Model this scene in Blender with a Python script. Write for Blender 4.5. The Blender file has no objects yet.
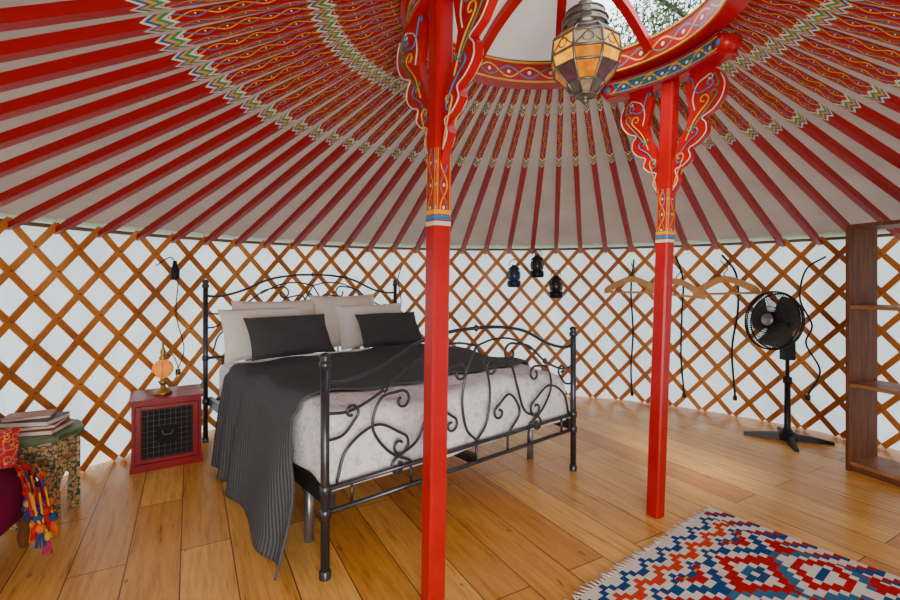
import bpy, math, random
from mathutils import Vector, Matrix
random.seed(7)
pi=math.pi
C=Vector((0.49,1.92,0)); R=3.0; WH=1.52
KC=Vector((0.50,2.0,0))   # crown centre
# ------------------------------------------------------------ node helpers
class NT:
    def __init__(s,name):
        s.mat=bpy.data.materials.new(name); s.mat.use_nodes=True
        s.t=s.mat.node_tree; s.n=s.t.nodes; s.l=s.t.links
        s.b=s.n['Principled BSDF']; s.out=s.n['Material Output']
    def _in(s,sock,v):
        if isinstance(v,bpy.types.NodeSocket): s.l.new(v,sock)
        else: sock.default_value=v
    def m(s,op,a,b=0.0,c=None):
        n=s.n.new('ShaderNodeMath'); n.operation=op
        s._in(n.inputs[0],a); s._in(n.inputs[1],b)
        if c is not None: s._in(n.inputs[2],c)
        return n.outputs[0]
    def mix(s,f,a,b,mode='MIX'):
        n=s.n.new('ShaderNodeMix'); n.data_type='RGBA'; n.blend_type=mode
        s._in(n.inputs[0],f); s._in(n.inputs[6],col(a)); s._in(n.inputs[7],col(b))
        return n.outputs[2]
    def uv(s):
        n=s.n.new('ShaderNodeTexCoord'); x=s.n.new('ShaderNodeSeparateXYZ')
        s.l.new(n.outputs['UV'],x.inputs[0]); return x.outputs[0],x.outputs[1]
    def obj(s,scale=(1,1,1),rot=(0,0,0)):
        n=s.n.new('ShaderNodeTexCoord'); mp=s.n.new('ShaderNodeMapping')
        s.l.new(n.outputs['Object'],mp.inputs[0]); mp.inputs['Scale'].default_value=scale
        mp.inputs['Rotation'].default_value=rot; return mp.outputs[0]
    def uvmap(s,scale=(1,1,1)):
        n=s.n.new('ShaderNodeTexCoord'); mp=s.n.new('ShaderNodeMapping')
        s.l.new(n.outputs['UV'],mp.inputs[0]); mp.inputs['Scale'].default_value=scale; return mp.outputs[0]
    def noise(s,vec,scale,detail=3,rough=.5):
        n=s.n.new('ShaderNodeTexNoise'); s.l.new(vec,n.inputs['Vector'])
        n.inputs['Scale'].default_value=scale; n.inputs['Detail'].default_value=detail
        n.inputs['Roughness'].default_value=rough; return n.outputs[0]
    def ramp(s,f,stops,const=False):
        n=s.n.new('ShaderNodeValToRGB'); s.l.new(f,n.inputs[0]); cr=n.color_ramp
        if const: cr.interpolation='CONSTANT'
        while len(cr.elements)<len(stops): cr.elements.new(.5)
        for e,(p,c) in zip(cr.elements,stops): e.position=p; e.color=col(c)
        return n.outputs[0]
    def bump(s,h,strength=.3,dist=.01):
        n=s.n.new('ShaderNodeBump'); s.l.new(h,n.inputs['Height'])
        n.inputs['Strength'].default_value=strength; n.inputs['Distance'].default_value=dist
        s.l.new(n.outputs[0],s.b.inputs['Normal']); return n.outputs[0]
    def base(s,c,rough=.5,metal=0.0,spec=None):
        s._in(s.b.inputs['Base Color'],col(c)); s._in(s.b.inputs['Roughness'],rough)
        s.b.inputs['Metallic'].default_value=metal
        if spec is not None: s.b.inputs['Specular IOR Level'].default_value=spec
        return s
def col(c):
    if isinstance(c,bpy.types.NodeSocket): return c
    return tuple(c)+(1.0,) if len(c)==3 else tuple(c)
def plain(name,c,rough=.5,metal=0.0,var=.12,scale=12,bump=0.0,spec=None):
    t=NT(name); o=t.obj(); n=t.noise(o,scale,4)
    d=tuple(x*(1-var) for x in c); l=tuple(min(1,x*(1+var)) for x in c)
    t.base(t.ramp(n,[(.3,d),(.7,l)]),rough,metal,spec)
    if bump: t.bump(t.noise(o,scale*6,3),bump,.01)
    return t.mat
RED=(.42,.0012,.004); YEL=(.70,.34,.012); BLU=(.015,.12,.32); GRN=(.02,.20,.10); WHT=(.62,.60,.54)
def ornament(name,base,k,w,x0=None,border=True,both=False,thin=.075,x1=None):
    t=NT(name); x,y=t.uv()
    sn=t.m('SINE',t.m('MULTIPLY',x,k))
    yc=t.m('SUBTRACT',y,.5)
    l1=t.m('LESS_THAN',t.m('ABSOLUTE',t.m('SUBTRACT',yc,t.m('MULTIPLY',sn,.26))),thin)
    l2=t.m('LESS_THAN',t.m('ABSOLUTE',t.m('ADD',yc,t.m('MULTIPLY',sn,.26))),thin)
    alt=t.m('GREATER_THAN',t.m('SINE',t.m('MULTIPLY',x,k*.5)),0)
    fx=t.m('MULTIPLY',t.m('SUBTRACT',t.m('FRACT',t.m('ADD',t.m('MULTIPLY',x,k/pi),0.0)),.5),pi/k/w)
    dd=t.m('ADD',t.m('MULTIPLY',fx,fx),t.m('MULTIPLY',yc,yc))
    dot=t.m('LESS_THAN',dd,.008)
    c=t.mix(l1,base,YEL); c2=t.mix(alt,GRN,(.02,.16,.36)); c=t.mix(l2,c,c2); c=t.mix(dot,c,WHT)
    if border:
        bd=t.m('GREATER_THAN',t.m('ABSOLUTE',yc),.45); c=t.mix(bd,c,YEL)
    if x0 is not None:
        xx=t.m('ADD',x,t.m('MULTIPLY',t.m('ABSOLUTE',yc),-.07))
        act=t.m('GREATER_THAN',xx,x0)
        c=t.mix(act,base,c)
        for (a0,a1) in ((x0-.085,x0),(x0+.46,x0+.54)):
            f=t.m('DIVIDE',t.m('SUBTRACT',xx,a0),a1-a0)
            inside=t.m('MULTIPLY',t.m('GREATER_THAN',f,0),t.m('LESS_THAN',f,1))
            rc=t.ramp(f,[(0,WHT),(.16,(.015,.11,.28)),(.36,(.7,.26,.015)),(.56,(.03,.24,.11)),(.8,WHT)],True)
            c=t.mix(inside,c,rc)
    t.base(c,.4,0,.35); return t.mat
# ------------------------------------------------------------ mesh builder
class MB:
    def __init__(s,M=None): s.v=[];s.f=[];s.mi=[];s.uvs=[];s.sm=[];s.M=M or Matrix.Identity(4)
    def add(s,vs,fs,mat=0,smooth=False,uvs=None):
        o=len(s.v); s.v+= [s.M@Vector(p) for p in vs]
        for i,f in enumerate(fs):
            s.f.append([o+k for k in f]); s.mi.append(mat); s.sm.append(smooth)
            s.uvs.append(uvs[i] if uvs else [(0,0)]*len(f))
    def box(s,lo,hi,mat=0,M=None):
        x0,y0,z0=lo;x1,y1,z1=hi
        vs=[Vector(p) for p in [(x0,y0,z0),(x1,y0,z0),(x1,y1,z0),(x0,y1,z0),(x0,y0,z1),(x1,y0,z1),(x1,y1,z1),(x0,y1,z1)]]
        if M: vs=[M@p for p in vs]
        fs=[(0,3,2,1),(4,5,6,7),(0,1,5,4),(1,2,6,5),(2,3,7,6),(3,0,4,7)]
        dx,dy,dz=x1-x0,y1-y0,z1-z0
        q=lambda a,b:[(0,0),(a,0),(a,b),(0,b)]
        s.add(vs,fs,mat,False,[q(dx,1),q(dx,1),q(dx,1),q(dy,1),q(dx,1),q(dy,1)])
    def tube(s,path,r,seg=8,mat=0,closed=False,smooth=True):
        P=[Vector(p) for p in path]; n=len(P)
        if n<2: return
        rs=r if isinstance(r,(list,tuple)) else [r]*n
        T=[]
        for i in range(n):
            if closed: d=P[(i+1)%n]-P[i-1]
            else: d=P[min(i+1,n-1)]-P[max(i-1,0)]
            T.append(d.normalized() if d.length>1e-9 else Vector((0,0,1)))
        up=Vector((0,0,1)) if abs(T[0].z)<.9 else Vector((1,0,0))
        N=(up-T[0]*up.dot(T[0])).normalized(); vs=[]
        for i in range(n):
            N=N-T[i]*N.dot(T[i])
            N=N.normalized() if N.length>1e-6 else Vector((1,0,0))
            B=T[i].cross(N)
            for k in range(seg):
                a=2*pi*k/seg; vs.append(P[i]+(N*math.cos(a)+B*math.sin(a))*rs[i])
        fs=[]; m=n if closed else n-1
        for i in range(m):
            j=(i+1)%n
            for k in range(seg):
                k2=(k+1)%seg; fs.append((i*seg+k,i*seg+k2,j*seg+k2,j*seg+k))
        if not closed: fs.append(tuple(range(seg))[::-1]); fs.append(tuple((n-1)*seg+k for k in range(seg)))
        s.add(vs,fs,mat,smooth)
    def lathe(s,prof,c=(0,0,0),seg=24,mat=0,smooth=True,M=None,mats=None,rot=0):
        vs=[];fs=[];n=len(prof);uvs=[]
        for (r,z) in prof:
            for k in range(seg):
                a=2*pi*k/seg+rot; p=Vector((r*math.cos(a),r*math.sin(a),z))
                if M: p=M@p
                vs.append(p+Vector(c))
        for i in range(n-1):
            for k in range(seg):
                k2=(k+1)%seg; fs.append((i*seg+k,i*seg+k2,(i+1)*seg+k2,(i+1)*seg+k))
                uvs.append([(k/seg,prof[i][1]),((k+1)/seg,prof[i][1]),((k+1)/seg,prof[i+1][1]),(k/seg,prof[i+1][1])])
        if mats:
            o=len(s.f); s.add(vs,fs,mat,smooth,uvs)
            for i in range(n-1):
                for k in range(seg): s.mi[o+i*seg+k]=mats(i,k)
        else: s.add(vs,fs,mat,smooth,uvs)
        if prof[0][0]>.002: s.add(vs[:seg],[tuple(range(seg))[::-1]],mat)
        if prof[-1][0]>.002: s.add(vs[-seg:],[tuple(range(seg))],mat)
    def prism(s,poly,fr,th,mat=0):
        n=len(poly); vs=[fr(u,w,-th/2) for u,w in poly]+[fr(u,w,th/2) for u,w in poly]
        fs=[tuple(range(n))[::-1],tuple(range(n,2*n))]+[(i,(i+1)%n,n+(i+1)%n,n+i) for i in range(n)]
        s.add(vs,fs,mat)
    def grid(s,fn,nu,nv,mat=0,smooth=True,closeu=False):
        vs=[];fs=[];uvs=[]
        UV=[]
        for i in range(nu+1):
            for j in range(nv+1):
                r=fn(i/nu,j/nv); vs.append(r[0]); UV.append(r[1])
        w=nv+1
        for i in range(nu):
            for j in range(nv):
                f=(i*w+j,(i+1)*w+j,(i+1)*w+j+1,i*w+j+1); fs.append(f); uvs.append([UV[k] for k in f])
        s.add(vs,fs,mat,smooth,uvs)
    def build(s,name,mats,parent=None,solid=0,recalc=True,bevel=0):
        me=bpy.data.meshes.new(name)
        xs=[p.x for p in s.v];ys=[p.y for p in s.v];zs=[p.z for p in s.v]
        o=Vector(((min(xs)+max(xs))/2,(min(ys)+max(ys))/2,min(zs)))
        me.from_pydata([p-o for p in s.v],[],s.f)
        for m in mats: me.materials.append(m)
        ul=me.uv_layers.new(name='UVMap')
        for p,mi,sm,uv in zip(me.polygons,s.mi,s.sm,s.uvs):
            p.material_index=mi; p.use_smooth=sm
            for k in range(p.loop_total): ul.data[p.loop_start+k].uv=uv[k]
        ob=bpy.data.objects.new(name,me); bpy.context.scene.collection.objects.link(ob); ob.location=o
        if recalc:
            import bmesh
            bm=bmesh.new(); bm.from_mesh(me); bmesh.ops.recalc_face_normals(bm,faces=bm.faces); bm.to_mesh(me); bm.free()
        if solid:
            md=ob.modifiers.new('s','SOLIDIFY'); md.thickness=solid; md.offset=-1
        if bevel:
            md=ob.modifiers.new('b','BEVEL'); md.width=bevel; md.segments=2; md.limit_method='ANGLE'
        if parent:
            ob.parent=parent; ob.matrix_parent_inverse=parent.matrix_world.inverted()
        return ob
def empty(name,loc=(0,0,0)):
    e=bpy.data.objects.new(name,None); e.location=loc; bpy.context.scene.collection.objects.link(e)
    e.empty_display_size=.1; bpy.context.view_layer.update(); return e
def catmull(pts,n=8):
    P=[Vector(p) for p in pts]; P=[P[0]*2-P[1]]+P+[P[-1]*2-P[-2]]; out=[]
    for i in range(1,len(P)-2):
        for k in range(n):
            t=k/n; a,b,c,d=P[i-1],P[i],P[i+1],P[i+2]
            out.append(.5*((2*b)+(c-a)*t+(2*a-5*b+4*c-d)*t*t+(3*b-a-3*c+d)*t**3))
    out.append(P[-2]); return out
def curl(p,ang,r,turn,sgn,n=22,shrink=.72):
    x,y=p; out=[]
    for i in range(n):
        t=i/n; rr=r*(1-t*shrink); da=turn*2*pi/n
        ang+=sgn*da/2; st=rr*da; x+=math.cos(ang)*st; y+=math.sin(ang)*st; ang+=sgn*da/2
        out.append(Vector((x,y)))
    return out
def scroll(pts,s0=None,s1=None):
    sp=catmull([Vector(p) for p in pts],8); res=list(sp)
    if s0:
        d=sp[0]-sp[1]; res=curl(sp[0],math.atan2(d.y,d.x),*s0)[::-1]+res
    if s1:
        d=sp[-1]-sp[-2]; res=res+curl(sp[-1],math.atan2(d.y,d.x),*s1)
    return res
def az(c,r,a,z): return Vector((c.x+r*math.cos(a),c.y+r*math.sin(a),z))
# ------------------------------------------------------------ materials
def canvas(name,c,tr,scale=3,b=.5):
    t=NT(name); o=t.obj()
    n=t.noise(o,scale,5); cc=t.ramp(n,[(.3,tuple(x*.82 for x in c)),(.7,c)])
    t.bump(t.noise(o,5,4),b,.03)
    t.base(cc,.9,0,.1)
    tl=t.n.new('ShaderNodeBsdfTranslucent'); t.l.new(cc,tl.inputs[0])
    mx=t.n.new('ShaderNodeMixShader'); mx.inputs[0].default_value=tr
    t.l.new(t.b.outputs[0],mx.inputs[1]); t.l.new(tl.outputs[0],mx.inputs[2]); t.l.new(mx.outputs[0],t.out.inputs[0])
    return t.mat
M_roof=canvas('roof_canvas',(.33,.255,.21),.13)
M_wall=canvas('wall_canvas',(.86,.90,.96),.48,3,.8)
M_red=plain('red_paint',RED,.3,0,.12,5,0,.4)
M_pole=ornament('painted_pole',(.30,.001,.003),40,.036,1.60,border=False,thin=.055)
M_ringo=ornament('painted_crown',(.30,.001,.003),26,.11,thin=.04)
M_posto=ornament('painted_post',RED,40,.07,thin=.05)
M_beam=ornament('painted_beam',(.015,.11,.25),45,.1)
M_yel=plain('yellow_paint',YEL,.4); M_blu=plain('blue_paint',(.02,.17,.38),.4); M_wht=plain('white_paint',WHT,.4)
M_grn=plain('green_paint',GRN,.4)
t=NT('lattice_wood'); n=t.noise(t.obj(),2.2,4,.6)
t.base(t.ramp(n,[(.3,(.36,.10,.014)),(.55,(.60,.215,.035)),(.75,(.76,.35,.085))]),.5,0,.35); M_lat=t.mat
M_knot=plain('leather_knot',(.2,.08,.025),.6)
# floor
t=NT('oak_planks'); v=t.obj(rot=(0,0,-math.radians(119.2)))
br=t.n.new('ShaderNodeTexBrick'); t.l.new(v,br.inputs['Vector']); br.offset=.37; br.offset_frequency=2
br.inputs['Color1'].default_value=(.66,.27,.035,1); br.inputs['Color2'].default_value=(.98,.56,.13,1)
br.inputs['Mortar'].default_value=(.14,.045,.008,1); br.inputs['Scale'].default_value=1
br.inputs['Mortar Size'].default_value=.0026; br.inputs['Mortar Smooth'].default_value=.1
br.inputs['Brick Width'].default_value=1.5; br.inputs['Row Height'].default_value=.20; br.inputs['Bias'].default_value=.1
mp=t.n.new('ShaderNodeMapping'); t.l.new(v,mp.inputs[0]); mp.inputs['Scale'].default_value=(1.2,14,1)
g=t.noise(mp.outputs[0],3,6,.7)
c=t.mix(.9,br.outputs[0],t.ramp(g,[(.28,(.52,.37,.24)),(.48,(.88,.80,.70)),(.6,(1,1,1)),(.8,(1.0,.97,.9))]),'MULTIPLY')
mp2=t.n.new('ShaderNodeMapping'); t.l.new(v,mp2.inputs[0]); mp2.inputs['Scale'].default_value=(1,2.2,1)
kn=t.noise(mp2.outputs[0],9,1); c=t.mix(t.m('MULTIPLY',t.m('GREATER_THAN',kn,.755),.6),c,(.18,.06,.014))
t.base(c,t.m('ADD',.22,t.m('MULTIPLY',g,.16)),0,.4)
t.bump(t.m('SUBTRACT',t.m('MULTIPLY',g,.25),br.outputs['Fac']),.25,.004); M_floor=t.mat
M_iron=plain('grey_iron',(.07,.075,.09),.3,.75,.15,20)
M_steel=plain('bed_leg_steel',(.3,.32,.34),.35,.8)
M_mat=plain('white_sheet',(.90,.90,.93),.85,0,.03,4,.15)
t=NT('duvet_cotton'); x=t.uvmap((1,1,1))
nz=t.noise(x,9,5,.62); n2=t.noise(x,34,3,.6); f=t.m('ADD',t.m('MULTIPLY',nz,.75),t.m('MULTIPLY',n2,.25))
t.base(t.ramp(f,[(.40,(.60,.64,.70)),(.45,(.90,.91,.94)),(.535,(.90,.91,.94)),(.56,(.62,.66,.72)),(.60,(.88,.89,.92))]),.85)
t.bump(t.noise(x,8,3),.5,.03); M_duv=t.mat
def ribbed(name,c,freq,axis=0,lo=.6,hi=1.25,b=.7):
    t=NT(name); x,y=t.uv(); s_=t.m('SINE',t.m('MULTIPLY',x if axis==0 else y,freq))
    s2=t.m('MULTIPLY',t.m('ADD',s_,1),.5)
    t.base(t.mix(s2,tuple(k*lo for k in c),tuple(k*hi for k in c)),.85,0,.2); t.bump(s2,b,.006); return t.mat
M_throw=ribbed('grey_knit',(.095,.099,.112),2*pi/.020,0,.62,1.3)
M_cush=ribbed('charcoal_cushion',(.075,.076,.084),2*pi/.012,1,.82,1.15,.45)
M_pil=plain('cream_pillow',(.90,.88,.85),.9,0,.03,5,.2)
M_pilb=plain('beige_pillow',(.78,.72,.64),.9,0,.03,5,.2)
M_chest=plain('chest_lacquer',(.27,.002,.007),.35,0,.2,6,0,.3)
M_black=plain('black_metal',(.010,.010,.012),.45,.0,.1,12,0,.3)
M_dark=plain('dark_panel',(.010,.008,.008),.6,0,.1,12,0,.2)
M_grille=plain('grille_wire',(.14,.13,.12),.5,.4)
M_brass=plain('brass',(.40,.25,.08),.35,.9); M_tin=plain('aged_silver',(.22,.20,.17),.35,.85,.3,30)
def glow(name,c,em,tr=.5):
    t=NT(name); n=t.noise(t.obj(),25,3); cc=t.ramp(n,[(.35,tuple(x*.6 for x in c)),(.65,c)])
    t.base(cc,.25,0,.3); t.l.new(cc,t.b.inputs['Emission Color']); t.b.inputs['Emission Strength'].default_value=em
    tl=t.n.new('ShaderNodeBsdfTranslucent'); t.l.new(cc,tl.inputs[0])
    mx=t.n.new('ShaderNodeMixShader'); mx.inputs[0].default_value=tr
    t.l.new(t.b.outputs[0],mx.inputs[1]); t.l.new(tl.outputs[0],mx.inputs[2]); t.l.new(mx.outputs[0],t.out.inputs[0]); return t.mat
M_amber=glow('amber_glass',(.98,.44,.0),1.5,.2); M_clear=glow('frosted_glass',(.55,.56,.45),.1,.3); M_purp=glow('violet_glass',(.14,.07,.09),.05,.1)
M_dkamb=glow('dark_amber_glass',(.75,.24,.0),.7,.2)
t=NT('mosaic_glass'); vo=t.n.new('ShaderNodeTexVoronoi'); t.l.new(t.obj(),vo.inputs[0]); vo.inputs['Scale'].default_value=75
cc=t.ramp(t.m('FRACT',t.m('MULTIPLY',vo.outputs['Distance'],6.7)),[(0,(.85,.24,.008)),(.35,(.85,.55,.2)),(.45,(.5,.03,.004)),(.75,(.9,.38,.015))],True)
t.base(cc,.3); t.l.new(cc,t.b.inputs['Emission Color']); t.b.inputs['Emission Strength'].default_value=.8; M_mos=t.mat
t=NT('walnut'); g=t.noise(t.obj(scale=(14,14,1.5)),3,5)
t.base(t.ramp(g,[(.3,(.085,.026,.009)),(.7,(.20,.072,.026))]),.5,0,.3); M_wal=t.mat
t=NT('walnut_shelf'); g=t.noise(t.obj(scale=(3,3,20)),4,5)
t.base(t.ramp(g,[(.3,(.22,.085,.03)),(.7,(.40,.18,.07))]),.45); M_wal2=t.mat
M_hang=plain('hanger_wood',(.60,.31,.11),.45)
# rug
t=NT('kilim_weave'); x,y=t.uv(); q=.028
qx=t.m('MULTIPLY',t.m('FLOOR',t.m('DIVIDE',x,q)),q); qy=t.m('MULTIPLY',t.m('FLOOR',t.m('DIVIDE',y,q)),q)
def dia(px,py,ox,oy):
    fx=t.m('ABSOLUTE',t.m('SUBTRACT',t.m('FRACT',t.m('ADD',t.m('DIVIDE',qx,px),ox)),.5))
    fy=t.m('ABSOLUTE',t.m('SUBTRACT',t.m('FRACT',t.m('ADD',t.m('DIVIDE',qy,py),oy)),.5))
    return t.m('ADD',fx,fy)
d1=dia(.42,.336,0,0)
row=t.m('FRACT',t.m('MULTIPLY',t.m('FLOOR',t.m('DIVIDE',qy,.336)),.5))
RR=(.50,.010,.010); RB=(.012,.075,.24); RW=(.84,.79,.70)
ca=t.ramp(d1,[(0,YEL),(.10,RR),(.22,RW),(.32,RB),(.46,RW),(.56,RR),(.74,RW),(.84,(.03,.15,.33)),(.93,(.75,.30,.03))],True)
cb=t.ramp(d1,[(0,RB),(.10,RW),(.22,RR),(.36,RW),(.46,(.04,.17,.32)),(.58,RR),(.74,RW),(.84,(.02,.08,.2)),(.93,RW)],True)
c=t.mix(t.m('GREATER_THAN',row,.25),ca,cb)
zz=t.m('ADD',y,t.m('MULTIPLY',t.m('ABSOLUTE',t.m('SUBTRACT',t.m('FRACT',t.m('DIVIDE',qx,.14)),.5)),.11))
cz=t.ramp(t.m('DIVIDE',zz,.22),[(0,RW),(.28,RB),(.42,RW),(.56,(.7,.06,.02)),(.74,RW),(.88,RB)],True)
c=t.mix(t.m('LESS_THAN',zz,.22),c,cz)
xe=t.m('LESS_THAN',x,.10); ze=t.m('FRACT',t.m('DIVIDE',t.m('ADD',qx,qy),.112))
c=t.mix(xe,c,t.ramp(ze,[(0,RW),(.4,RR),(.7,RB)],True))
wv=t.noise(t.uvmap((1,1,1)),160,2); c=t.mix(.35,c,t.ramp(wv,[(.3,(.6,.6,.6)),(.7,(1,1,1))]),'MULTIPLY')
t.base(c,.95,0,.1); t.bump(wv,.5,.004); M_rug=t.mat
M_fringe=plain('wool_fringe',(.78,.74,.66),.9)
t=NT('folk_textile'); vo=t.n.new('ShaderNodeTexVoronoi'); t.l.new(t.obj(),vo.inputs[0]); vo.inputs['Scale'].default_value=40
cc=t.ramp(t.m('FRACT',t.m('MULTIPLY',vo.outputs['Distance'],2.1)),[(0,(.8,.3,.03)),(.18,(.50,.008,.02)),(.6,(.40,.008,.04)),(.75,(.03,.14,.3)),(.85,(.45,.01,.02))],True)
t.base(cc,.9); M_folk=t.mat
M_plum=plain('plum_velvet',(.17,.003,.05),.8,0,.25,8,0,.2)
t=NT('painted_table'); vo=t.n.new('ShaderNodeTexVoronoi'); t.l.new(t.obj(),vo.inputs[0]); vo.inputs['Scale'].default_value=60
cc=t.ramp(vo.outputs['Distance'],[(0,(.75,.16,.03)),(.22,(.68,.50,.22)),(.48,(.12,.17,.12)),(.78,(.08,.05,.03))],True)
t.base(cc,.5,0,.3); M_ptab=t.mat
M_ttop=plain('table_top_green',(.10,.17,.075),.4,0,.45,25)
M_paper=plain('paper',(.78,.74,.66),.8)
# ------------------------------------------------------------ shell
mb=MB(); seg=120
mb.lathe([(R+.06,-.10),(R+.06,0)],seg=seg,c=C,smooth=False); floor=mb.build('floor',[M_floor])
DA=-pi/2; DH=.20
def indoor(a): 
    d=(a-DA+pi)%(2*pi)-pi; return abs(d)<DH
mb=MB(); N=240
for i in range(N):
    a0=2*pi*i/N;a1=2*pi*(i+1)/N
    if indoor((a0+a1)/2): continue
    for j in range(6):
        def pt(a,j):
            z=j/6*(WH+.06); r=R+.014*math.sin(a*38)*math.sin(pi*j/6)+.010*math.sin(a*91+j)
            return az(C,r,a,z)
        mb.add([pt(a0,j),pt(a1,j),pt(a1,j+1),pt(a0,j+1)],[(0,1,2,3)],0,True)
mb.build('wall_round',[M_wall],solid=0)
# lattice
mb=MB(); NS=76; dl=2*pi/NS; cc_=.2976; rl=R-.045
zt=1.50
for fam,(sg,rad) in enumerate(((1,rl),(-1,rl-.013))):
    for i in range(NS):
        th0=i*dl
        ns=9; secs=[]
        for k in range(ns+1):
            z=.015+(zt+.03-.015)*k/ns; a=th0+sg*cc_*z; secs.append((a,z))
        for k in range(ns):
            if indoor((secs[k][0]+secs[k+1][0])/2): continue
            vs=[]
            for a,z in (secs[k],secs[k+1]):
                p=az(C,rad,a,z); tan=Vector((-math.sin(a),math.cos(a),0)); rd=Vector((math.cos(a),math.sin(a),0))
                d=(tan*sg*cc_*rad+Vector((0,0,1))).normalized(); w=d.cross(rd).normalized()*.0195
                vs+=[p-w-rd*.005,p+w-rd*.005,p+w+rd*.005,p-w+rd*.005]
            mb.add(vs,[(0,1,5,4),(1,2,6,5),(2,3,7,6),(3,0,4,7),(0,3,2,1),(4,5,6,7)],0)
for i in range(NS):
    for m in range(0,11):
        z=m*dl/(2*cc_); a=i*dl+m*dl/2
        if z>zt or z<.03 or indoor(a): continue
        p=az(C,rl-.022,a,z); rd=Vector((math.cos(a),math.sin(a),0))
        mb.tube([p+rd*.004,p-rd*.004],.006,6,1)
mb.build('wall_lattice',[M_lat,M_knot],recalc=False)
mb=MB()
pth=[az(C,R-.02,2*pi*k/160,WH-.0) for k in range(160)]
mb.tube(pth,.012,6,0,closed=True); mb.build('trim_1',[plain('horsehair_rope',(.18,.11,.06),.9)])
# roof canvas
r1,z1=R+.05,WH+.03; r0,z0=.64,2.445
def rfn(u,v):
    a=2*pi*u; r=r1+(r0-r1)*v; z=z1+(z0-z1)*v
    c=C.lerp(KC,v); sag=.012*math.sin(a*38)*math.sin(pi*v)
    return (az(c,r,a,z+sag),(u*20,v))
mb=MB(); mb.grid(rfn,228,16); mb.build('ceiling',[M_roof],recalc=False)
# poles
mb=MB(); NP=76
for i in range(NP):
    a=2*pi*(i+.5)/NP
    p0=az(C,R-.035,a,WH-.035); p1=az(KC,.685,a,2.375)
    d=(p1-p0); L=d.length; d.normalize(); side=Vector((0,0,1)).cross(d).normalized(); up=d.cross(side)
    vs=[]
    st=[0,.06,.5,.85,1]; wd=[.014,.0205,.020,.0165,.013]
    for s_,w in zip(st,wd):
        p=p0+d*(L*s_)
        vs+=[p-side*w-up*w,p+side*w-up*w,p+side*w+up*w,p-side*w+up*w]
    fs=[];uv=[]
    for k in range(len(st)-1):
        x0,x1=st[k]*L,st[k+1]*L; o=k*4
        for e in range(4):
            e2=(e+1)%4; fs.append((o+e,o+e2,o+4+e2,o+4+e)); uv.append([(x0,0),(x0,1),(x1,1),(x1,0)])
    fs+= [(0,3,2,1)]; uv.append([(0,0)]*4)
    mb.add(vs,fs,0,False,uv)
mb.build('roof_poles',[M_pole])
# crown ring
mb=MB()
def ringpiece(mb,c,ri,ro,za,zb,a0,a1,n,m_in,m_bot,m_o):
    for k in range(n):
        A=a0+(a1-a0)*k/n;B=a0+(a1-a0)*(k+1)/n
        vs=[az(c,ri,A,za),az(c,ro,A,za),az(c,ro,A,zb),az(c,ri,A,zb),az(c,ri,B,za),az(c,ro,B,za),az(c,ro,B,zb),az(c,ri,B,zb)]
        x0,x1=A*ri,B*ri; q=[(x0,0),(x1,0),(x1,1),(x0,1)]; qq=[(x0,1),(x0,0),(x1,0),(x1,1)]
        mb.add(vs,[(0,4,7,3)],m_in,False,[q]); mb.add(vs,[(1,5,6,2)],m_o,False,[q])
        mb.add(vs,[(0,1,5,4)],m_bot,False,[qq]); mb.add(vs,[(3,2,6,7)],0,False,[qq])
        if k==0: mb.add(vs,[(0,1,2,3)],0)
        if k==n-1: mb.add(vs,[(4,5,6,7)],0)
ringpiece(mb,KC,.62,.71,2.31,2.42,0,2*pi,96,1,0,1)
for z in (2.315,2.42):
    mb.tube([az(KC,.617,2*pi*k/96,z) for k in range(96)],.005,6,2,closed=True)
for i in range(8):
    a=2*pi*(i+.5)/8+.22
    pr=[(.62,2.38),(.45,2.50),(.28,2.575),(.10,2.61)]
    P=[az(KC,r,a,z) for r,z in pr]; side=Vector((-math.sin(a),math.cos(a),0))
    cp=catmull(P,4); vs=[];fs=[];uv=[]
    for k,p in enumerate(cp): vs+=[p-side*.022-Vector((0,0,.02)),p+side*.022-Vector((0,0,.02)),p+side*.022+Vector((0,0,.02)),p-side*.022+Vector((0,0,.02))]
    for k in range(len(cp)-1):
        for e in range(4):
            e2=(e+1)%4; fs.append((k*4+e,k*4+e2,k*4+4+e2,k*4+4+e)); x0=k*.045; uv.append([(x0,0),(x0,1),(x0+.045,1),(x0+.045,0)])
    mb.add(vs,fs,0,False,uv)
mb.lathe([(.14,2.58),(.15,2.60),(.15,2.63),(.05,2.66)],c=(KC.x,KC.y,0),seg=24)
mb.build('crown_ring',[M_red,M_ringo,M_yel],recalc=False)
def cfn(u,v):
    a=math.radians(62)+math.radians(228)*u; r=.70*(1-v)+.02*v; z=2.445+.235*(1-(1-v)**2)
    return (az(KC,r,a,z),(u,v))
mb=MB(); mb.grid(cfn,40,8); mb.build('crown_cover',[canvas('crown_canvas',(.46,.41,.37),.18)],recalc=False)
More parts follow.
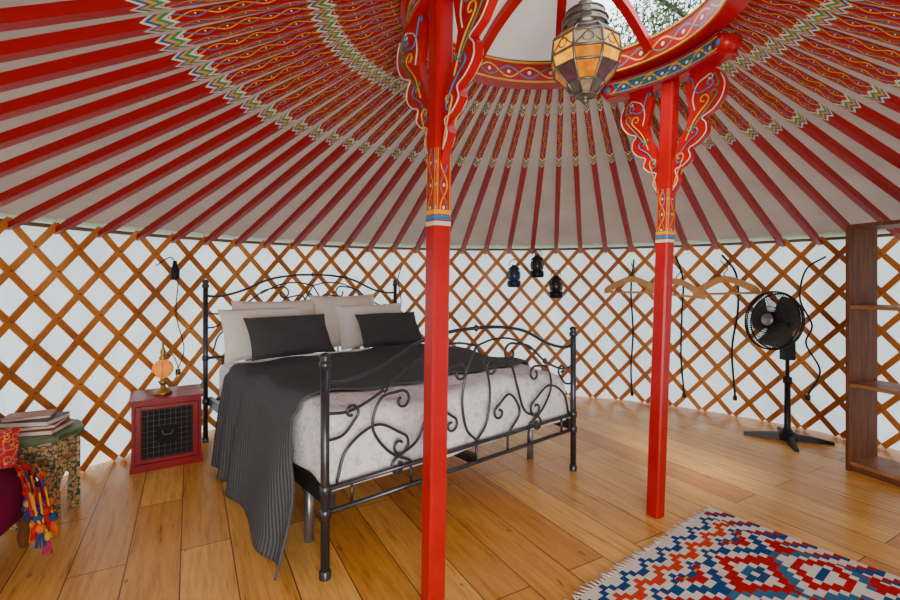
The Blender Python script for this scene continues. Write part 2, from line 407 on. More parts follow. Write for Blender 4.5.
# ------------------------------------------------------------ posts with brackets
bd=Vector((.548,-.839,0))
def post(base,top,sc=1.0):
    mb=MB(); b=Vector(base); tp=Vector(top); n=bd.cross(Vector((0,0,1)))
    ax=(tp-b)
    def pt(u,w,nn):
        f=(w)/tp.z; q=b+ax*f; q.z=w; return q+bd*u+n*nn
    hw=.034
    def seg_(za,zb,mat,h=hw):
        ch=.008; pr=[(-h+ch,-h),(h-ch,-h),(h,-h+ch),(h,h-ch),(h-ch,h),(-h+ch,h),(-h,h-ch),(-h,-h+ch)]
        vs=[pt(u,za,v) for u,v in pr]+[pt(u,zb,v) for u,v in pr]
        fs=[(i,(i+1)%8,8+(i+1)%8,8+i) for i in range(8)]+[tuple(range(8))[::-1],tuple(range(8,16))]
        uvs=[[(za,0),(za,1),(zb,1),(zb,0)]]*8+[[(0,0)]*8]*2
        mb.add(vs,fs,mat,False,uvs)
    seg_(0,1.42,0); seg_(1.42,1.66,1); seg_(1.66,2.2,0)
    for (za,zb,m) in ((1.39,1.405,4),(1.41,1.425,3),(1.43,1.445,2)): seg_(za,zb,m,hw+.0015)
    wing=[(.02,1.58),(.05,1.65),(.075,1.70),(.06,1.75),(.10,1.765),(.135,1.80),(.125,1.84),(.165,1.86),(.205,1.90),(.205,1.945),(.185,1.975),(.235,2.0),(.275,2.05),(.285,2.11),(.265,2.16),(.22,2.205),(.11,2.205),(.085,2.15),(.10,2.08),(.115,2.02),(.10,1.95),(.07,1.90),(.05,1.84),(.035,1.80),(.02,1.78)]
    for sx in (1,-1):
        po=[(u*sx*sc,w) for u,w in wing]
        mb.prism(po,lambda u,w,nn:pt(u,w,nn),.03,0)
        for side in (-1,1):
            off=side*.0165
            def path(p2,m,r=.0035): mb.tube([pt(p.x*sx*sc,p.y,off) for p in p2],r,5,m)
            out=catmull([(u,w) for u,w in wing[1:15]],3); out=[Vector((p.x-.008,p.y)) for p in out]
            path(out,4,.003)
            path(scroll([(.045,1.66),(.06,1.72),(.09,1.80)],None,(.022,.9,1)),2)
            path(scroll([(.06,1.80),(.10,1.86),(.15,1.90)],(.015,.7,1),(.022,.9,1)),3)
            path(scroll([(.10,1.88),(.14,1.97),(.20,2.04)],None,(.026,1.0,1)),2)
            path(scroll([(.13,1.93),(.18,1.99),(.24,2.06)],(.015,.7,-1),(.02,.9,1)),5)
            path(scroll([(.12,2.18),(.15,2.10),(.21,2.11)],(.012,.8,1),(.02,1.,1)),3)
            path(scroll([(.14,2.02),(.13,2.08),(.15,2.14),(.2,2.17)],None,(.016,.9,-1)),4,.003)
            path(scroll([(.25,2.12),(.235,2.16)],(.012,.7,-1),(.012,.8,1)),5,.0035)
    ctr=KC; r=( (Vector((tp.x,tp.y,0))-KC).length)
    a=math.atan2(tp.y-KC.y,tp.x-KC.x); half=.335/r
    ringpiece(mb,ctr,r-.045,r+.045,2.205,2.295,a-half,a+half,20,6,0,6)
    for z,mm in ((2.209,0),(2.225,2),(2.278,2),(2.292,0)):
        for rr in (r-.046,r+.046):
            mb.tube([az(ctr,rr,a-half+2*half*k/20,z) for k in range(21)],.006 if mm==0 else .003,5,mm)
    for sg in (-1,1):
        e=az(ctr,r,a+sg*half,2.25); rd=Vector((math.cos(a+sg*half),math.sin(a+sg*half),0))
        mb.tube([e-rd*.047,e+rd*.047],.036,14,0)
        mb.tube([e-rd*.049,e+rd*.049],.018,12,3)
    return mb.build('support_post',[M_red,M_posto,M_yel,M_blu,M_wht,M_grn,M_beam])
post((1.047,2.374,0),(1.125,2.374,2.2))
post((-.062,1.65,0),(-.03,1.65,2.2),1.12)
# ------------------------------------------------------------ door behind camera
mb=MB(); dx=.50; yb=C.y-R
for s_ in (-1,1): mb.box((C.x+s_*dx-.04,yb-.02,0),(C.x+s_*dx+.04,yb+.08,WH-.06),0)
mb.box((C.x-dx,yb-.02,WH-.14),(C.x+dx,yb+.08,WH-.06),0); mb.box((C.x-dx+.04,yb-.02,0),(C.x+dx-.04,yb+.08,.05),0)
mb.build('door_1',[M_red])
# ------------------------------------------------------------ bed
A=Vector((.769,.639,0)).normalized(); B=Vector((-A.y,A.x,0)); P1=Vector((-.503,1.872,0)); W=1.665; LB=2.05
BM=Matrix(((A.x,B.x,0,P1.x),(A.y,B.y,0,P1.y),(0,0,1,0),(0,0,0,1)))
bed=empty('double_bed',tuple(P1+A*W/2+B*LB/2))
def board(b,ph,fz,name,rails):
    mb=MB(BM)
    for s_ in (0,W):
        mb.tube([(s_,b,0.012),(s_,b,ph-.05)],.018,12,0)
        mb.lathe([(.024,0),(.024,.03),(.018,.035)],c=(s_,b,0),seg=12)
        mb.lathe([(.018,ph-.06),(.025,ph-.055),(.025,ph-.035),(.017,ph-.03),(.023,ph-.018),(.023,ph-.008),(.012,ph),(0.001,ph+.004)],c=(s_,b,0),seg=14)
        for zz in rails: mb.lathe([(.018,zz-.02),(.024,zz-.015),(.024,zz+.015),(.018,zz+.02)],c=(s_,b,0),seg=12)
    for zz in rails: mb.tube([(0,b,zz),(W,b,zz)],.011,8,0)
    def draw(p2,r=.0068,mir=True):
        for m in ((0,1) if mir else (0,)):
            mb.tube([((W-p.x if m else p.x),b,fz(p.y)) for p in p2],r,7,0)
    H=W/2
    draw(catmull([(0,.79),(.10,.785),(.26,.825),(.46,.91),(.66,.945),(H,.952)],8),.0095)
    draw(scroll([(0,.66),(.12,.655),(.28,.72),(.42,.82),(.56,.85)],None,(.055,.95,-1)))
    draw(scroll([(.05,.37),(.10,.50),(.24,.57),(.38,.50)],None,(.05,1.1,-1)))
    draw(scroll([(.42,.37),(.30,.44),(.22,.56),(.26,.68),(.36,.70)],None,(.045,1.0,-1)))
    draw(scroll([(.34,.40),(.46,.46),(.52,.60),(.58,.74),(.70,.78)],(.04,1.0,1),(.05,1.0,-1)))
    draw(scroll([(.58,.37),(.50,.46),(.58,.57),(.68,.52)],None,(.04,1.0,-1)))
    draw(catmull([(H,.37),(.76,.45),(.735,.60),(.765,.74),(H,.86)],8))
    draw(scroll([(0.0,.55),(.08,.56),(.14,.62)],None,(.035,1.,1)))
    draw(catmull([(H,.86),(.70,.885),(.55,.87),(.40,.80)],6),.006)
    if len(rails)>1:
        for s_ in (.12,.42,.60,.83,W-.60,W-.42,W-.12): mb.tube([(s_,b,rails[0]),(s_,b,rails[1])],.007,6,0)
    for (s_,z_) in ((.83,.952),(.28,.72),(W-.28,.72)):
        z_=fz(z_); mb.lathe([(.001,z_-.02),(.014,z_-.008),(.016,z_),(.014,z_+.008),(.001,z_+.02)],c=(s_,b,0),seg=10)
    return mb.build(name,[M_iron],bed)
board(0,.905,lambda z:z,'footboard',(.26,.355))
board(LB,1.2,lambda z:1.245-(.952-z)*1.0,'headboard',(.30,.62))
mb=MB(BM)
for s_ in (.03,W-.03): mb.box((s_-.015,.0,.27),(s_+.015,LB,.33),0)
for k in range(12): mb.box((.04,.12+k*.165,.29),(W-.04,.18+k*.165,.305),2)
mb.box((W/2-.02,.02,.25),(W/2+.02,LB-.02,.29),0)
for s_,b in ((.06,.30),(W-.06,.30),(W/2,.4),(W/2,1.5),(.06,1.6),(W-.06,1.6)): mb.tube([(s_,b,0),(s_,b,.27)],.022,10,1)
mb.build('rails_and_slats',[M_iron,M_steel,M_hang],bed)
mb=MB(BM); mb.box((.07,.09,.31),(W-.07,LB-.05,.585),0); mb.build('mattress',[M_mat],bed,bevel=.05)
def zn(a,b): return .012*math.sin(a*7+b*3)+.010*math.sin(b*9-a*5)+.006*math.sin(a*17+b*13)
def drape(name,mat,a0,a1,b0,b1,zt,hL,hR,hF,flare,bskew,fold,n=(90,80),solid=.012,head=0):
    Rr=.06
    def edge(h,fl):
        if h<=0: return 0,0,0
        if h<Rr*pi/2:
            an=h/Rr; return Rr*math.sin(an),-Rr+Rr*math.cos(an),0
        e=h-Rr*pi/2; return Rr+e*fl,-Rr-e,e
    def fn(u,v):
        p=(a0-hL)+(a1-a0+hL+hR)*u
        q=(b0-hF)+(b1-b0+hF)*v
        hl=(a0+Rr)-p; hr=p-(a1-Rr); hf=(b0+Rr)-q if hF>0 else -1
        ox,dz1,e1=(0,0,0)
        a=p
        if hl>0: 
            fl=flare*(1.25-.7*v) if bskew else flare
            o,dz1,e1=edge(hl,fl); a=a0+Rr-o
        elif hr>0:
            o,dz1,e1=edge(hr,.05); a=a1-Rr+o
        b=q; dz2=0;e2=0
        if hf>0: o,dz2,e2=edge(hf,.06); b=b0+Rr-o
        z=zt+min(dz1,dz2)+zn(a,b)*(1 if min(dz1,dz2)>-.03 else .3)
        if bskew and hl>0: b=b-bskew*(1-v)*min(1,e1/.5)
        if e1>0: a+= (-1 if hl>0 else 1)*fold*math.sin(b*16+math.sin(b*5)*2)*min(1,e1/.25)+(-1 if hl>0 else 1)*fold
        if e2>0: b-= fold*.5*(1+math.sin(a*21))*min(1,e2/.2)
        return (Vector((a,b,max(.014,z))),(q,p))
    mb=MB(BM); mb.grid(fn,*n); ob=mb.build(name,[mat],None,recalc=False)
    md=ob.modifiers.new('s','SOLIDIFY'); md.thickness=solid; md.offset=0
    return ob
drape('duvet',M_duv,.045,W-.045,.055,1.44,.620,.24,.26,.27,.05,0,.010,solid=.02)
drape('throw_blanket',M_throw,.022,W-.022,.34,1.50,.646,.615,.30,0,.21,.25,.022,solid=.010)
def pillow(name,a,b,z,w,h,th,tilt,yaw,mat,fl=.0):
    t_=math.radians(tilt); y_=math.radians(yaw)
    X=Vector((math.cos(y_),math.sin(y_),0)); Bf=Vector((-math.sin(y_),math.cos(y_),0))
    Y=Bf*math.sin(t_)+Vector((0,0,1))*math.cos(t_); Z=X.cross(Y)
    c=Vector((a,b,z))+Y*h/2
    mb=MB(BM); n=22
    for sd in (1,-1):
        def fn(u,v):
            x=2*u-1;y=2*v-1
            pin=1-.06*(1-abs(y)**2)*abs(x)**6; pin2=1-.08*(1-abs(x)**2)*abs(y)**6
            k=max(0,(1-x**4)*(1-y**4))**.5
            k*=1+.08*math.sin(x*5+y*3+a*9)+.07*math.sin(y*7-x*4)
            return (c+X*(x*w/2*pin)+Y*(y*h/2*pin2)+Z*(sd*(k*th/2)+.0),(x*w/2,y*h/2))
        mb.grid(fn,n,n)
    return mb.build(name,[mat],None)
pillow('pillow',.48,1.87,.625,.66,.43,.14,12,-4,M_pilb)
pillow('pillow',.36,1.70,.625,.64,.40,.13,24,2,M_pil)
pillow('pillow',1.08,1.87,.625,.64,.46,.14,12,4,M_pilb)
pillow('pillow',1.25,1.70,.625,.64,.40,.13,24,-4,M_pil)
pillow('cushion',.47,1.50,.655,.62,.33,.12,32,3,M_cush)
pillow('cushion',1.31,1.50,.655,.58,.31,.12,32,-3,M_cush)
# ------------------------------------------------------------ red chest
fx=Vector((.84,.54,0)).normalized(); fy=Vector((-fx.y,fx.x,0)); CM=Matrix(((fx.x,fy.x,0,-1.965),(fx.y,fy.y,0,2.865),(0,0,1,0),(0,0,0,1)))
mb=MB(CM); w,d,h=.385,.33,.45
mb.box((0,.015,.03),(w,d,h-.02),0); mb.box((-.012,-.005,h-.02),(w+.012,d+.008,h),0)
mb.box((-.008,-.0,0),(w+.008,d+.004,.035),0)
for (x0,x1,z0_,z1_) in ((0,.05,.035,h-.02),(w-.05,w,.035,h-.02),(.05,w-.05,.035,.075),(.05,w-.05,h-.065,h-.02)): mb.box((x0,0,z0_),(x1,.016,z1_),0)
mb.box((.05,.006,.075),(w-.05,.016,h-.065),1)
nx=9;nz=9
for i in range(nx+1):
    x=.055+(w-.11)*i/nx; mb.tube([(x,.003,.08),(x,.003,h-.07)],.0018,4,2)
for i in range(nz+1):
    z=.08+(h-.15)*i/nz; mb.tube([(.053,.003,z),(w-.053,.003,z)],.0018,4,2)
mb.box((.135,-.002,.17),(w-.135,.004,.27),1)
mb.tube([(w/2-.03,-.006,.245),(w/2-.02,-.012,.22),(w/2+.02,-.012,.22),(w/2+.03,-.006,.245)],.004,6,2)
mb.tube([(.02,-.002,.05),(.02,-.002,h-.04),(w-.02,-.002,h-.04),(w-.02,-.002,.05)],.003,4,3,closed=True)
mb.build('bedside_chest',[M_chest,M_dark,M_grille,M_black],bevel=.002)
# mosaic lamp
lp=CM@Vector((.17,.14,.452)); mb=MB(Matrix.Translation(lp))
mb.lathe([(.055,0),(.058,.008),(.045,.02),(.02,.035),(.014,.05),(.022,.065),(.03,.075),(.014,.09),(.012,.10)],seg=24,mat=0)
mb.lathe([(.012,.10),(.035,.112),(.058,.14),(.062,.165),(.055,.19),(.035,.212),(.018,.225)],seg=24,mat=1)
mb.lathe([(.022,.222),(.026,.235),(.014,.25),(.018,.275),(.008,.30),(.005,.345),(.001,.35)],seg=16,mat=0)
for k in range(6):
    a=k*pi/3; mb.tube([(r*math.cos(a),r*math.sin(a),z) for r,z in ((.037,.112),(.060,.14),(.064,.165),(.057,.19),(.037,.212))],.002,4,0)
mb.tube(catmull([(.03,0.02,.05),(.07,.03,.10),(.08,.03,.17),(.05,.02,.25),(.0,0,.275)],6),.004,6,0)
mb.build('mosaic_table_lamp',[M_brass,M_mos])
# ------------------------------------------------------------ octagonal table + books
TC=Vector((-2.15,2.40,0)); mb=MB(Matrix.Translation(TC)); r=.19
rt=pi/8
mb.lathe([(r+.02,.395),(r+.025,.40),(r+.025,.42),(r+.015,.425)],seg=8,mat=1,smooth=False,rot=rt)
for k in range(8):
    a0=rt+k*pi/4;a1=a0+pi/4; p=Vector((r*math.cos(a0),r*math.sin(a0),0)); q=Vector((r*math.cos(a1),r*math.sin(a1),0))
    X=(q-p).normalized(); L=(q-p).length; nrm=Vector((math.cos((a0+a1)/2),math.sin((a0+a1)/2),0))
    fr=lambda u,w,nn:p+X*u+Vector((0,0,w))+nrm*(nn-.008)
    arch=[(L*.2,0),(L*.2,.10),(L*.16,.14),(L*.22,.18),(L*.36,.21),(L*.5,.235),(L*.64,.21),(L*.78,.18),(L*.84,.14),(L*.8,.10),(L*.8,0)]
    mb.prism([(0,0)]+arch+[(L,0),(L,.395),(0,.395)],fr,.014,0)
    for zz in (.27,.32,.365): mb.tube([fr(.01,zz,.008),fr(L-.01,zz,.008)],.003,4,2)
    for (u) in (L*.3,L*.5,L*.7):
        c_=fr(u,.295,.008); mb.tube([c_,c_+nrm*.004],.010,8,3)
    mb.tube([fr(u,w,.008) for u,w in arch],.003,4,2)
    mb.tube([p,p+Vector((0,0,.395))],.008,6,0)
mb.build('octagonal_side_table',[M_ptab,M_ttop,plain('gilt_paint',(.55,.33,.08),.4),plain('coral_paint',(.6,.10,.03),.4)])
mb=MB(Matrix.Translation(TC+Vector((.0,-.02,.4265)))@Matrix.Rotation(.25,4,'Z'))
z=0
for (w,d,h,m,rz) in ((.29,.20,.024,0,0),(.26,.18,.02,1,.15),(.27,.18,.026,2,-.1),(.19,.13,.016,3,.25)):
    Mr=Matrix.Translation((0,0,z))@Matrix.Rotation(rz,4,'Z')
    mb.box((-w/2+.004,-d/2+.004,.003),(w/2-.003,d/2-.004,h-.003),4,Mr)
    mb.box((-w/2,-d/2,0),(w/2,d/2,.003),m,Mr); mb.box((-w/2,-d/2,h-.003),(w/2,d/2,h),m,Mr); mb.box((-w/2,-d/2,0),(-w/2+.004,d/2,h),m,Mr)
    z+=h+.0005
mb.build('stack_of_books',[plain('book_brown',(.25,.07,.03)),plain('book_red',(.42,.02,.012)),plain('book_dark',(.05,.03,.04)),plain('book_rust',(.36,.12,.06)),M_paper])
# ------------------------------------------------------------ armchair (left edge)
ch=empty('armchair',(-2.03,1.86,0)); SM=Matrix.Translation((-2.03,1.84,0))@Matrix.Rotation(math.radians(20),4,'Z')
mb=MB(SM)
def sq(a,hx,hy,n=4): 
    c,s_=math.cos(a),math.sin(a); return (hx*math.copysign(abs(c)**(2/n),c),hy*math.copysign(abs(s_)**(2/n),s_))
prof=[(.86,.17),(.97,.19),(1.0,.25),(1.0,.31),(.96,.35),(.8,.375),(.4,.385),(.01,.388)]
vs=[];sg=40
for k,z in prof:
    for i in range(sg):
        x,y=sq(2*pi*i/sg,.25*k,.27*k); vs.append((x,y,z))
mb.add(vs,[(i*sg+k,i*sg+(k+1)%sg,(i+1)*sg+(k+1)%sg,(i+1)*sg+k) for i in range(len(prof)-1) for k in range(sg)]+[tuple(range(sg))[::-1]],0,True)
mb.build('seat',[M_plum],ch)
mb=MB(SM)
for sx in (-.19,.19):
    for sy in (-.2,.2): mb.lathe([(.014,0),(.024,.05),(.018,.09),(.03,.13),(.03,.175)],c=(sx,sy,0),seg=12)
mb.build('legs',[M_wal],ch)
mb=MB(SM)
def bk(u,v):
    an=math.radians(115+130*u); z=.30+.28*v
    return (Vector((.235*math.cos(an)-.02,.26*math.sin(an),z)),(u,v))
mb.grid(bk,20,10); o=mb.build('backrest',[M_plum],ch,recalc=False); md=o.modifiers.new('s','SOLIDIFY'); md.thickness=.05; md.offset=0
def wcush(name,c,w,h,th,X,Y,mat):
    Z=X.cross(Y); mb=MB()
    for sd in (1,-1):
        def fn(u,v):
            x=2*u-1;y=2*v-1; k=max(0,(1-x**4)*(1-y**4))**.5
            return (c+X*x*w/2+Y*y*h/2+Z*sd*k*th/2,(x,y))
        mb.grid(fn,16,16)
    return mb.build(name,[mat])
wcush('folk_cushion',Vector((-2.01,1.95,.475)),.30,.17,.09,Vector((.85,.5,0)).normalized(),Vector((-.2,.35,.92)).normalized(),M_folk)
mb=MB()
cols=[plain('yarn_red',(.5,.006,.006),.9),plain('yarn_orange',(.75,.13,.006),.9),plain('yarn_yellow',(.70,.36,.015),.9),plain('yarn_blue',(.015,.05,.18),.9),plain('yarn_pink',(.42,.012,.12),.9)]
for i in range(28):
    s_=i%14
    x=-1.87+.018*s_+random.uniform(-.01,.01); y=2.06-.013*s_+random.uniform(-.04,.04); z0_=.41-.012*s_-random.uniform(0,.09)
    mb.tube([(x-.04,y+.01,.41-.006*s_),(x-.015,y,z0_+.02),(x,y,z0_)],.004,5,random.randrange(5))
    m=random.choice((0,1,1,2,3,4))
    mb.lathe([(.001,.0),(.014,-.006),(.018,-.018),(.012,-.030),(.008,-.034)],c=(x,y,z0_),seg=10,mat=m)
    m2=random.choice((0,0,1,1,3,4))
    for k in range(11):
        a=k*.6; mb.tube([(x,y,z0_-.028),(x+.012*math.cos(a),y+.012*math.sin(a),z0_-.055),(x+.016*math.cos(a),y+.016*math.sin(a),z0_-.09)],.0034,4,m2)
def tf(u,v):
    return (Vector((-2.02+.22*u+.02*v,2.12-.12*u-.06*v,.412-.015*u+.006*math.sin(v*9))),(u,v))
mb.grid(tf,12,6,0)
mb.build('tasselled_throw',cols)
# ------------------------------------------------------------ bookcase
fX=Vector((.33,-.944,0)).normalized(); bX=Vector((.944,.33,0)).normalized()
KM=Matrix(((fX.x,bX.x,0,2.50),(fX.y,bX.y,0,2.94),(0,0,1,0),(0,0,0,1)))
mb=MB(KM); d=.28;w=.80;H=1.548;t_=.02
mb.box((0,0,0),(t_,d,H),0); mb.box((w-t_,0,0),(w,d,H),0); mb.box((t_,0,H-.022),(w-t_,d,H),0)
for z in (.04,.53,1.02): mb.box((t_,.004,z),(w-t_,d-.004,z+.022),1)
mb.box((t_,.02,0),(w-t_,.035,.04),0)
mb.build('bookcase',[M_wal,M_wal2],bevel=.001)
# ------------------------------------------------------------ pedestal fan
F0=Vector((2.54,3.50,0)); mb=MB(Matrix.Translation(F0))
for k in range(4):
    a=pi/4+k*pi/2+.35; dv=Vector((math.cos(a),math.sin(a),0)); sv=Vector((-dv.y,dv.x,0))
    pts=[(.02,.028,.05),(.15,.022,.04),(.28,.016,.02)]
    vs=[]
    for (rr,ww,hh) in pts: vs+=[dv*rr-sv*ww,dv*rr+sv*ww,dv*rr+sv*ww*.7+Vector((0,0,hh)),dv*rr-sv*ww*.7+Vector((0,0,hh))]
    fs=[(0,3,2,1),(8,9,10,11)]
    for j in range(2):
        for e in range(4): fs.append((j*4+e,j*4+(e+1)%4,j*4+4+(e+1)%4,j*4+4+e))
    mb.add(vs,fs,0)
mb.lathe([(.06,.0),(.06,.05),(.035,.065),(.022,.09),(.02,.42),(.03,.425),(.03,.47),(.014,.475),(.013,.74)],seg=18,mat=0)
mb.box((-.04,-.03,.60),(.04,.03,.74),0)
hd=Vector((-.95,-.28,.16)).normalized(); hx=hd.cross(Vector((0,0,1))).normalized(); hy=hx.cross(hd).normalized()
hc=Vector((-.15,-.06,.90))
HM=Matrix(((hx.x,hy.x,hd.x,hc.x),(hx.y,hy.y,hd.y,hc.y),(hx.z,hy.z,hd.z,hc.z),(0,0,0,1)))
def mp_(l): return [HM@Vector(p) for p in l]
mb.lathe([(.03,-.18),(.06,-.17),(.070,-.10),(.068,-.05),(.03,-.04)],seg=20,mat=0,M=HM)
mb.tube([(0,0,.74),(.02,.01,.80),HM@Vector((0,0,-.10))],.022,10,0)
Rg=.215
for (zz,rr) in ((.0,Rg),(.02,Rg-.002),(-.03,Rg-.01)): mb.tube(mp_([(rr*math.cos(2*pi*k/48),rr*math.sin(2*pi*k/48),zz) for k in range(48)]),.006,6,0,closed=True)
for k in range(72):
    a=2*pi*k/72; c,s_=math.cos(a),math.sin(a)
    mb.tube(mp_([(.045*c,.045*s_,.055),(.12*c,.12*s_,.05),(.18*c,.18*s_,.03),(Rg*c,Rg*s_,.005)]),.0022,4,0)
    mb.tube(mp_([(.05*c,.05*s_,-.08),(.13*c,.13*s_,-.075),(.185*c,.185*s_,-.045),(Rg*c,Rg*s_,.0)]),.0022,4,0)
for rr,zz in ((.10,.052),(.15,.042)): mb.tube(mp_([(rr*math.cos(2*pi*k/40),rr*math.sin(2*pi*k/40),zz) for k in range(40)]),.002,4,0,closed=True)
mb.lathe([(.045,.05),(.045,.062),(.03,.066),(.001,.067)],seg=20,mat=1,M=HM)
mb.lathe([(.03,-.03),(.032,.03),(.001,.035)],seg=16,mat=0,M=HM)
for k in range(3):
    a0=2*pi*k/3
    def bl(u,v):
        rr=.03+.16*u; a=a0+(v-.5)*(1.8-.3*u)+.35*u; return (HM@Vector((rr*math.cos(a),rr*math.sin(a),-.012+.03*(v-.5))),(u,v))
    mb.grid(bl,8,8,2)
mb.build('pedestal_fan',[M_black,M_steel,plain('fan_blade',(.09,.09,.10),.3)],recalc=False)
# ------------------------------------------------------------ moroccan lantern
mb=MB(Matrix.Translation((.575,1.98,0)))
body=[(.045,1.985),(.080,2.03),(.135,2.09),(.148,2.14),(.142,2.205),(.10,2.245),(.085,2.265)]
def gm(i,k):
    if i==0: return 0
    if i==1: return 4 if k%2 else 3
    if i==2: return 4 if k%2 else 2
    if i==3: return (2,1,2,2)[k%4]
    if i==4: return 3 if k%2 else 4
    return 0
mb.lathe(body,seg=8,mat=0,smooth=False,mats=gm,rot=.2)
for k in range(8):
    a=2*pi*k/8+.2
    mb.tube([(r*math.cos(a)*1.005,r*math.sin(a)*1.005,z) for r,z in body],.0055,6,0)
for i,(r,z) in enumerate(body):
    mb.tube([(r*math.cos(2*pi*k/8+.2),r*math.sin(2*pi*k/8+.2),z) for k in range(8)],.0065,6,0,closed=True)
for k in range(8):
    a=2*pi*(k+.5)/8+.2; rr=.146*math.cos(pi/8)+.001; sd=Vector((-math.sin(a),math.cos(a),0)); o=Vector((rr*math.cos(a),rr*math.sin(a),2.172))
    mb.tube([o+sd*(.022*math.cos(q))+Vector((0,0,.018*math.sin(q))) for q in [2*pi*j/10 for j in range(10)]],.003,4,0,closed=True)
    mb.tube([o-sd*.05+Vector((0,0,-.024)),o+Vector((0,0,.024)),o+sd*.05+Vector((0,0,-.024))],.003,4,0)
mb.lathe([(.085,2.262),(.092,2.272),(.092,2.30),(.078,2.335),(.05,2.358),(.03,2.366),(.03,2.38),(.012,2.39),(.008,2.40)],seg=16,mat=0,smooth=False)
for j in range(3): mb.tube([(rr*math.cos(2*pi*k/16),rr*math.sin(2*pi*k/16),zz) for rr,zz in (((.095,2.272),(.095,2.30),(.08,2.335))[j],) for k in range(16)],.004,5,0,closed=True)
mb.lathe([(.001,1.945),(.012,1.955),(.018,1.965),(.012,1.975),(.03,1.98),(.045,1.988)],seg=12,mat=0)
mb.tube([(.022*math.cos(2*pi*j/12),0,2.415+.022*math.sin(2*pi*j/12)) for j in range(12)],.003,5,0,closed=True)
for j in range(5):
    z=2.445+j*.034; pts=[((.009*math.cos(q) if j%2 else 0),(0 if j%2 else .009*math.cos(q)),z+.02*math.sin(q)) for q in [2*pi*m/10 for m in range(10)]]
    mb.tube(pts,.0025,4,0,closed=True)
mb.build('moroccan_lantern',[M_tin,M_clear,M_amber,M_purp,M_dkamb],recalc=False)
# ------------------------------------------------------------ wall-hung things
def wallpt(u,z,r=2.88):
    k=u; a_=1+k*k; b_=-2*(k*C.x+C.y); c_=C.x**2+C.y**2-r*r
    y=(-b_+math.sqrt(b_*b_-4*a_*c_))/(2*a_); return Vector((k*y,y,z))
def frame_at(p):
    rd=(Vector((p.x,p.y,0))-C).normalized(); tn=Vector((rd.y,-rd.x,0)); return Matrix(((tn.x,-rd.x,0,p.x),(tn.y,-rd.y,0,p.y),(0,0,1,p.z),(0,0,0,1)))
for (px,zt_,c) in ((514,1.40,(.012,.03,.08)),(537,1.50,(.010,.010,.012)),(556,1.29,(.010,.010,.012))):
    p=wallpt((px-450)/465,zt_,2.86); mb=MB(frame_at(p)); mm=plain('lantern_tin',c,.4,.4)
    mb.tube([(.05*math.cos(q),.0,-.05+.06*math.sin(q)) for q in [pi*j/10 for j in range(11)]],.004,5,0)
    mb.tube([(0,-.085,.0),(0,-.04,.02),(0,0,.01)],.004,5,0)
    mb.lathe([(.02,-.045),(.03,-.06),(.062,-.085),(.055,-.095)],seg=16)
    mb.lathe([(.046,-.095),(.060,-.13),(.060,-.18),(.046,-.205)],seg=16,mat=1)
    for k in range(6):
        a=2*pi*k/6; mb.tube([(.055*math.cos(a),.055*math.sin(a),-.095),(.065*math.cos(a),.065*math.sin(a),-.15),(.055*math.cos(a),.055*math.sin(a),-.205)],.004,5,0)
    mb.lathe([(.06,-.205),(.070,-.215),(.070,-.265),(.055,-.275)],seg=16)
    mb.build('hanging_lantern',[mm,plain('smoked_glass',tuple(min(1,x*1.5+.015) for x in c),.1)],recalc=False)
for (px,zt_,rot) in ((632,1.28,.0),(677,1.26,.1),(724,1.28,-.05)):
    p=wallpt((px-450)/465,zt_,2.78); mb=MB(frame_at(p)@Matrix.Rotation(rot,4,'Y')@Matrix.Scale(1.08,4))
    mb.tube(catmull([(0,.10,.075),(0,.03,.06),(.0,0,.05),(.022,0,.03),(.02,0,.0),(0,0,-.02),(0,0,-.07)],5),.0045,6,1)
    for sg in (-1,1):
        poly=catmull([(0,-.040),(.05,-.050),(.13,-.085),(.21,-.13),(.235,-.16)],5)+catmull([(.232,-.195),(.20,-.19),(.12,-.14),(.05,-.103),(0,-.092)],5)
        mb.prism([(p_.x*sg,p_.y) for p_ in poly],lambda u,w,nn:Vector((u,nn,w)),.022,0)
    mb.tube([(-.21,0,-.182),(.21,0,-.182)],.010,8,0)
    mb.build('coat_hanger',[M_hang,M_black],bevel=.004)
def cord(name,pts,r=.007,mat=M_black):
    mb=MB(); mb.tube(catmull(pts,8),r,6,0)
    e=Vector(pts[-1]); mb.box((e.x-.012,e.y-.012,e.z-.04),(e.x+.012,e.y+.012,e.z),0); mb.build(name,[mat])
def uu(px): return (px-450)/465
cord('hanging_strap',[wallpt(uu(634),1.40),wallpt(uu(631),1.1),wallpt(uu(633),.7),wallpt(uu(631),.35),wallpt(uu(632),.12)],.009)
cord('hanging_strap',[wallpt(uu(676),1.42),wallpt(uu(683),1.2),wallpt(uu(682),.9),wallpt(uu(681),.5),wallpt(uu(684),.16)],.009)
cord('hanging_strap',[wallpt(uu(722),1.42),wallpt(uu(736),1.25),wallpt(uu(738),.95),wallpt(uu(732),.6),wallpt(uu(735),.2)],.009)
cord('extension_cable',[wallpt(uu(826),1.38),wallpt(uu(806),1.28),wallpt(uu(800),1.05),wallpt(uu(812),.85),wallpt(uu(806),.7),wallpt(uu(820),.5),wallpt(uu(808),.3)])
cord('extension_cable',[wallpt(uu(156),1.30),wallpt(uu(172),1.36),wallpt(uu(178),1.20),wallpt(uu(176),.95),wallpt(uu(184),.7),wallpt(uu(178),.55)],.004)
mb=MB(frame_at(wallpt(uu(175),1.25,2.89))); mb.lathe([(.02,-.05),(.03,-.04),(.03,.03),(.018,.05),(.012,.09)],seg=14); mb.build('wall_lamp_socket',[M_black])
cord('hanging_strap',[wallpt(uu(402),1.35),wallpt(uu(398),1.2),wallpt(uu(401),1.0),wallpt(uu(399),.85)],.005)
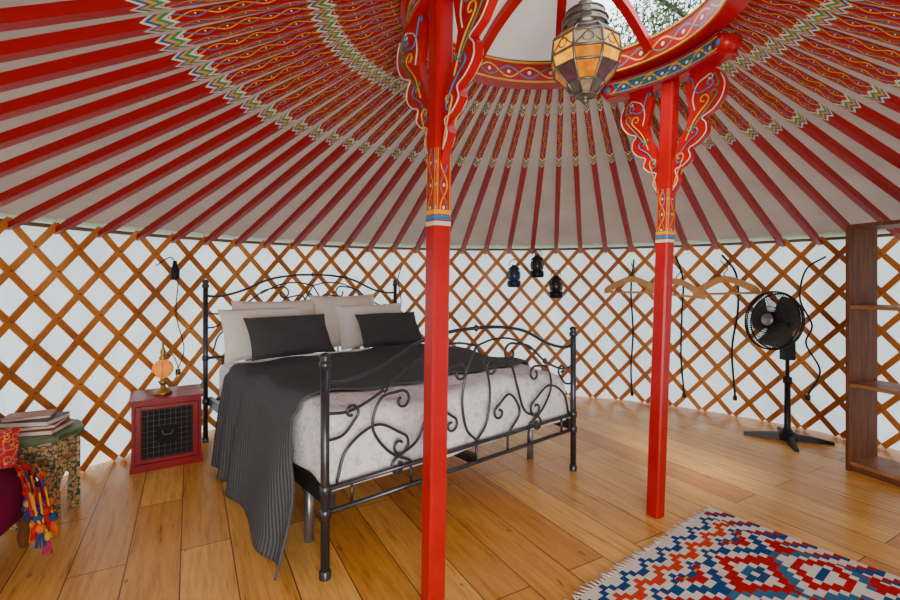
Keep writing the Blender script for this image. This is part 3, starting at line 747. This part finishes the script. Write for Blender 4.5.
# ------------------------------------------------------------ rug
e1=Vector((-.79,-.61,0)).normalized(); e2=Vector((.61,-.79,0)).normalized()
RC=Vector((1.367,2.426,0)); L1,L2=1.25,1.95
mb=MB()
def rg(u,v): return (RC+e1*(L1*u)+e2*(L2*v)+Vector((0,0,.010+.0015*math.sin(u*23+v*17))),(L1*u,L2*v))
mb.grid(rg,40,60,0)
for k in range(int(L1/.022)):
    s_=.011+k*.022
    for vv,sg in ((0,-1),(L2,1)):
        p=RC+e1*s_+e2*vv; q=p+e2*sg*(.035+random.uniform(-.01,.01))+e1*random.uniform(-.012,.012)
        mb.tube([p+Vector((0,0,.008)),(p+q)/2+Vector((0,0,.007)),q+Vector((0,0,.005))],[.005,.004,.0045],5,1)
mb.build('kilim_rug',[M_rug,M_fringe],recalc=False)
# ------------------------------------------------------------ outside
mb=MB(); mb.box((-30,-30,-.16),(30,40,-.11)); mb.build('ground',[plain('grass',(.08,.16,.04),.9)])
mb=MB(); T0=Vector((4.9,8.6,-.11))
mb.tube([T0,T0+Vector((.1,0,2.5)),T0+Vector((0,.2,5)),T0+Vector((.2,.1,7))],[.22,.18,.12,.05],10,0)
for k in range(14):
    a=random.uniform(0,2*pi); z=random.uniform(3,6.5); mb.tube([T0+Vector((0,.1,z)),T0+Vector((math.cos(a)*1.0,math.sin(a)*1.0,z+.6)),T0+Vector((math.cos(a)*1.8,math.sin(a)*1.8,z+.9))],[.06,.04,.015],6,0)
for k in range(14000):
    v=Vector((random.gauss(0,1),random.gauss(0,1),random.gauss(0,1))).normalized()*random.uniform(.2,1)**.5
    p=T0+Vector((v.x*2.0,v.y*2.0,5.6+v.z*2.4)); s_=random.uniform(.04,.08)
    X=Vector((random.gauss(0,1),random.gauss(0,1),random.gauss(0,1))).normalized(); Y=X.orthogonal().normalized()
    mb.add([p-X*s_,p+Y*s_*.5,p+X*s_,p-Y*s_*.5],[(0,1,2,3)],1)
mb.build('tree',[plain('bark',(.12,.08,.05),.9),canvas('leaf',(.08,.13,.06),.3)],recalc=False)
# ------------------------------------------------------------ lights
w=bpy.data.worlds.new('World'); bpy.context.scene.world=w; w.use_nodes=True
bg=w.node_tree.nodes['Background']; bg.inputs[0].default_value=(.82,.90,1.0,1); bg.inputs[1].default_value=4.8
sl=bpy.data.lights.new('sun','SUN'); sl.energy=6.0; sl.angle=math.radians(12); sl.color=(1,.90,.74)
so=bpy.data.objects.new('sun',sl); so.rotation_euler=Vector((.5,.85,-1.75)).to_track_quat('-Z','Y').to_euler(); so.location=(0,0,8); bpy.context.scene.collection.objects.link(so)
def area(name,loc,rot,sx,sy,e,c=(1,1,1)):
    l=bpy.data.lights.new(name,'AREA'); l.shape='RECTANGLE'; l.size=sx; l.size_y=sy; l.energy=e; l.color=c
    o=bpy.data.objects.new(name,l); o.location=loc; o.rotation_euler=rot; bpy.context.scene.collection.objects.link(o)
area('added_doorway_fill',(C.x,yb+.02,.78),(math.radians(90),0,0),.85,1.3,72,(1,.94,.86))  # fill lamp added in the unseen doorway to brighten the room from behind the camera
def pl(name,loc,e,c,r=.05):
    l=bpy.data.lights.new(name,'POINT'); l.energy=e; l.color=c; l.shadow_soft_size=r
    o=bpy.data.objects.new(name,l); o.location=loc; bpy.context.scene.collection.objects.link(o)
pl('lantern_bulb',(.575,1.98,2.15),.5,(1,.7,.3),.03)
# ------------------------------------------------------------ camera
cam=bpy.data.cameras.new('Camera'); co=bpy.data.objects.new('Camera',cam); bpy.context.scene.collection.objects.link(co)
co.location=(0,0,1.2); co.rotation_euler=(math.radians(90),0,0); cam.sensor_width=36; cam.lens=465/900*36; cam.shift_y=-20/900; cam.clip_start=.02
bpy.context.scene.camera=co
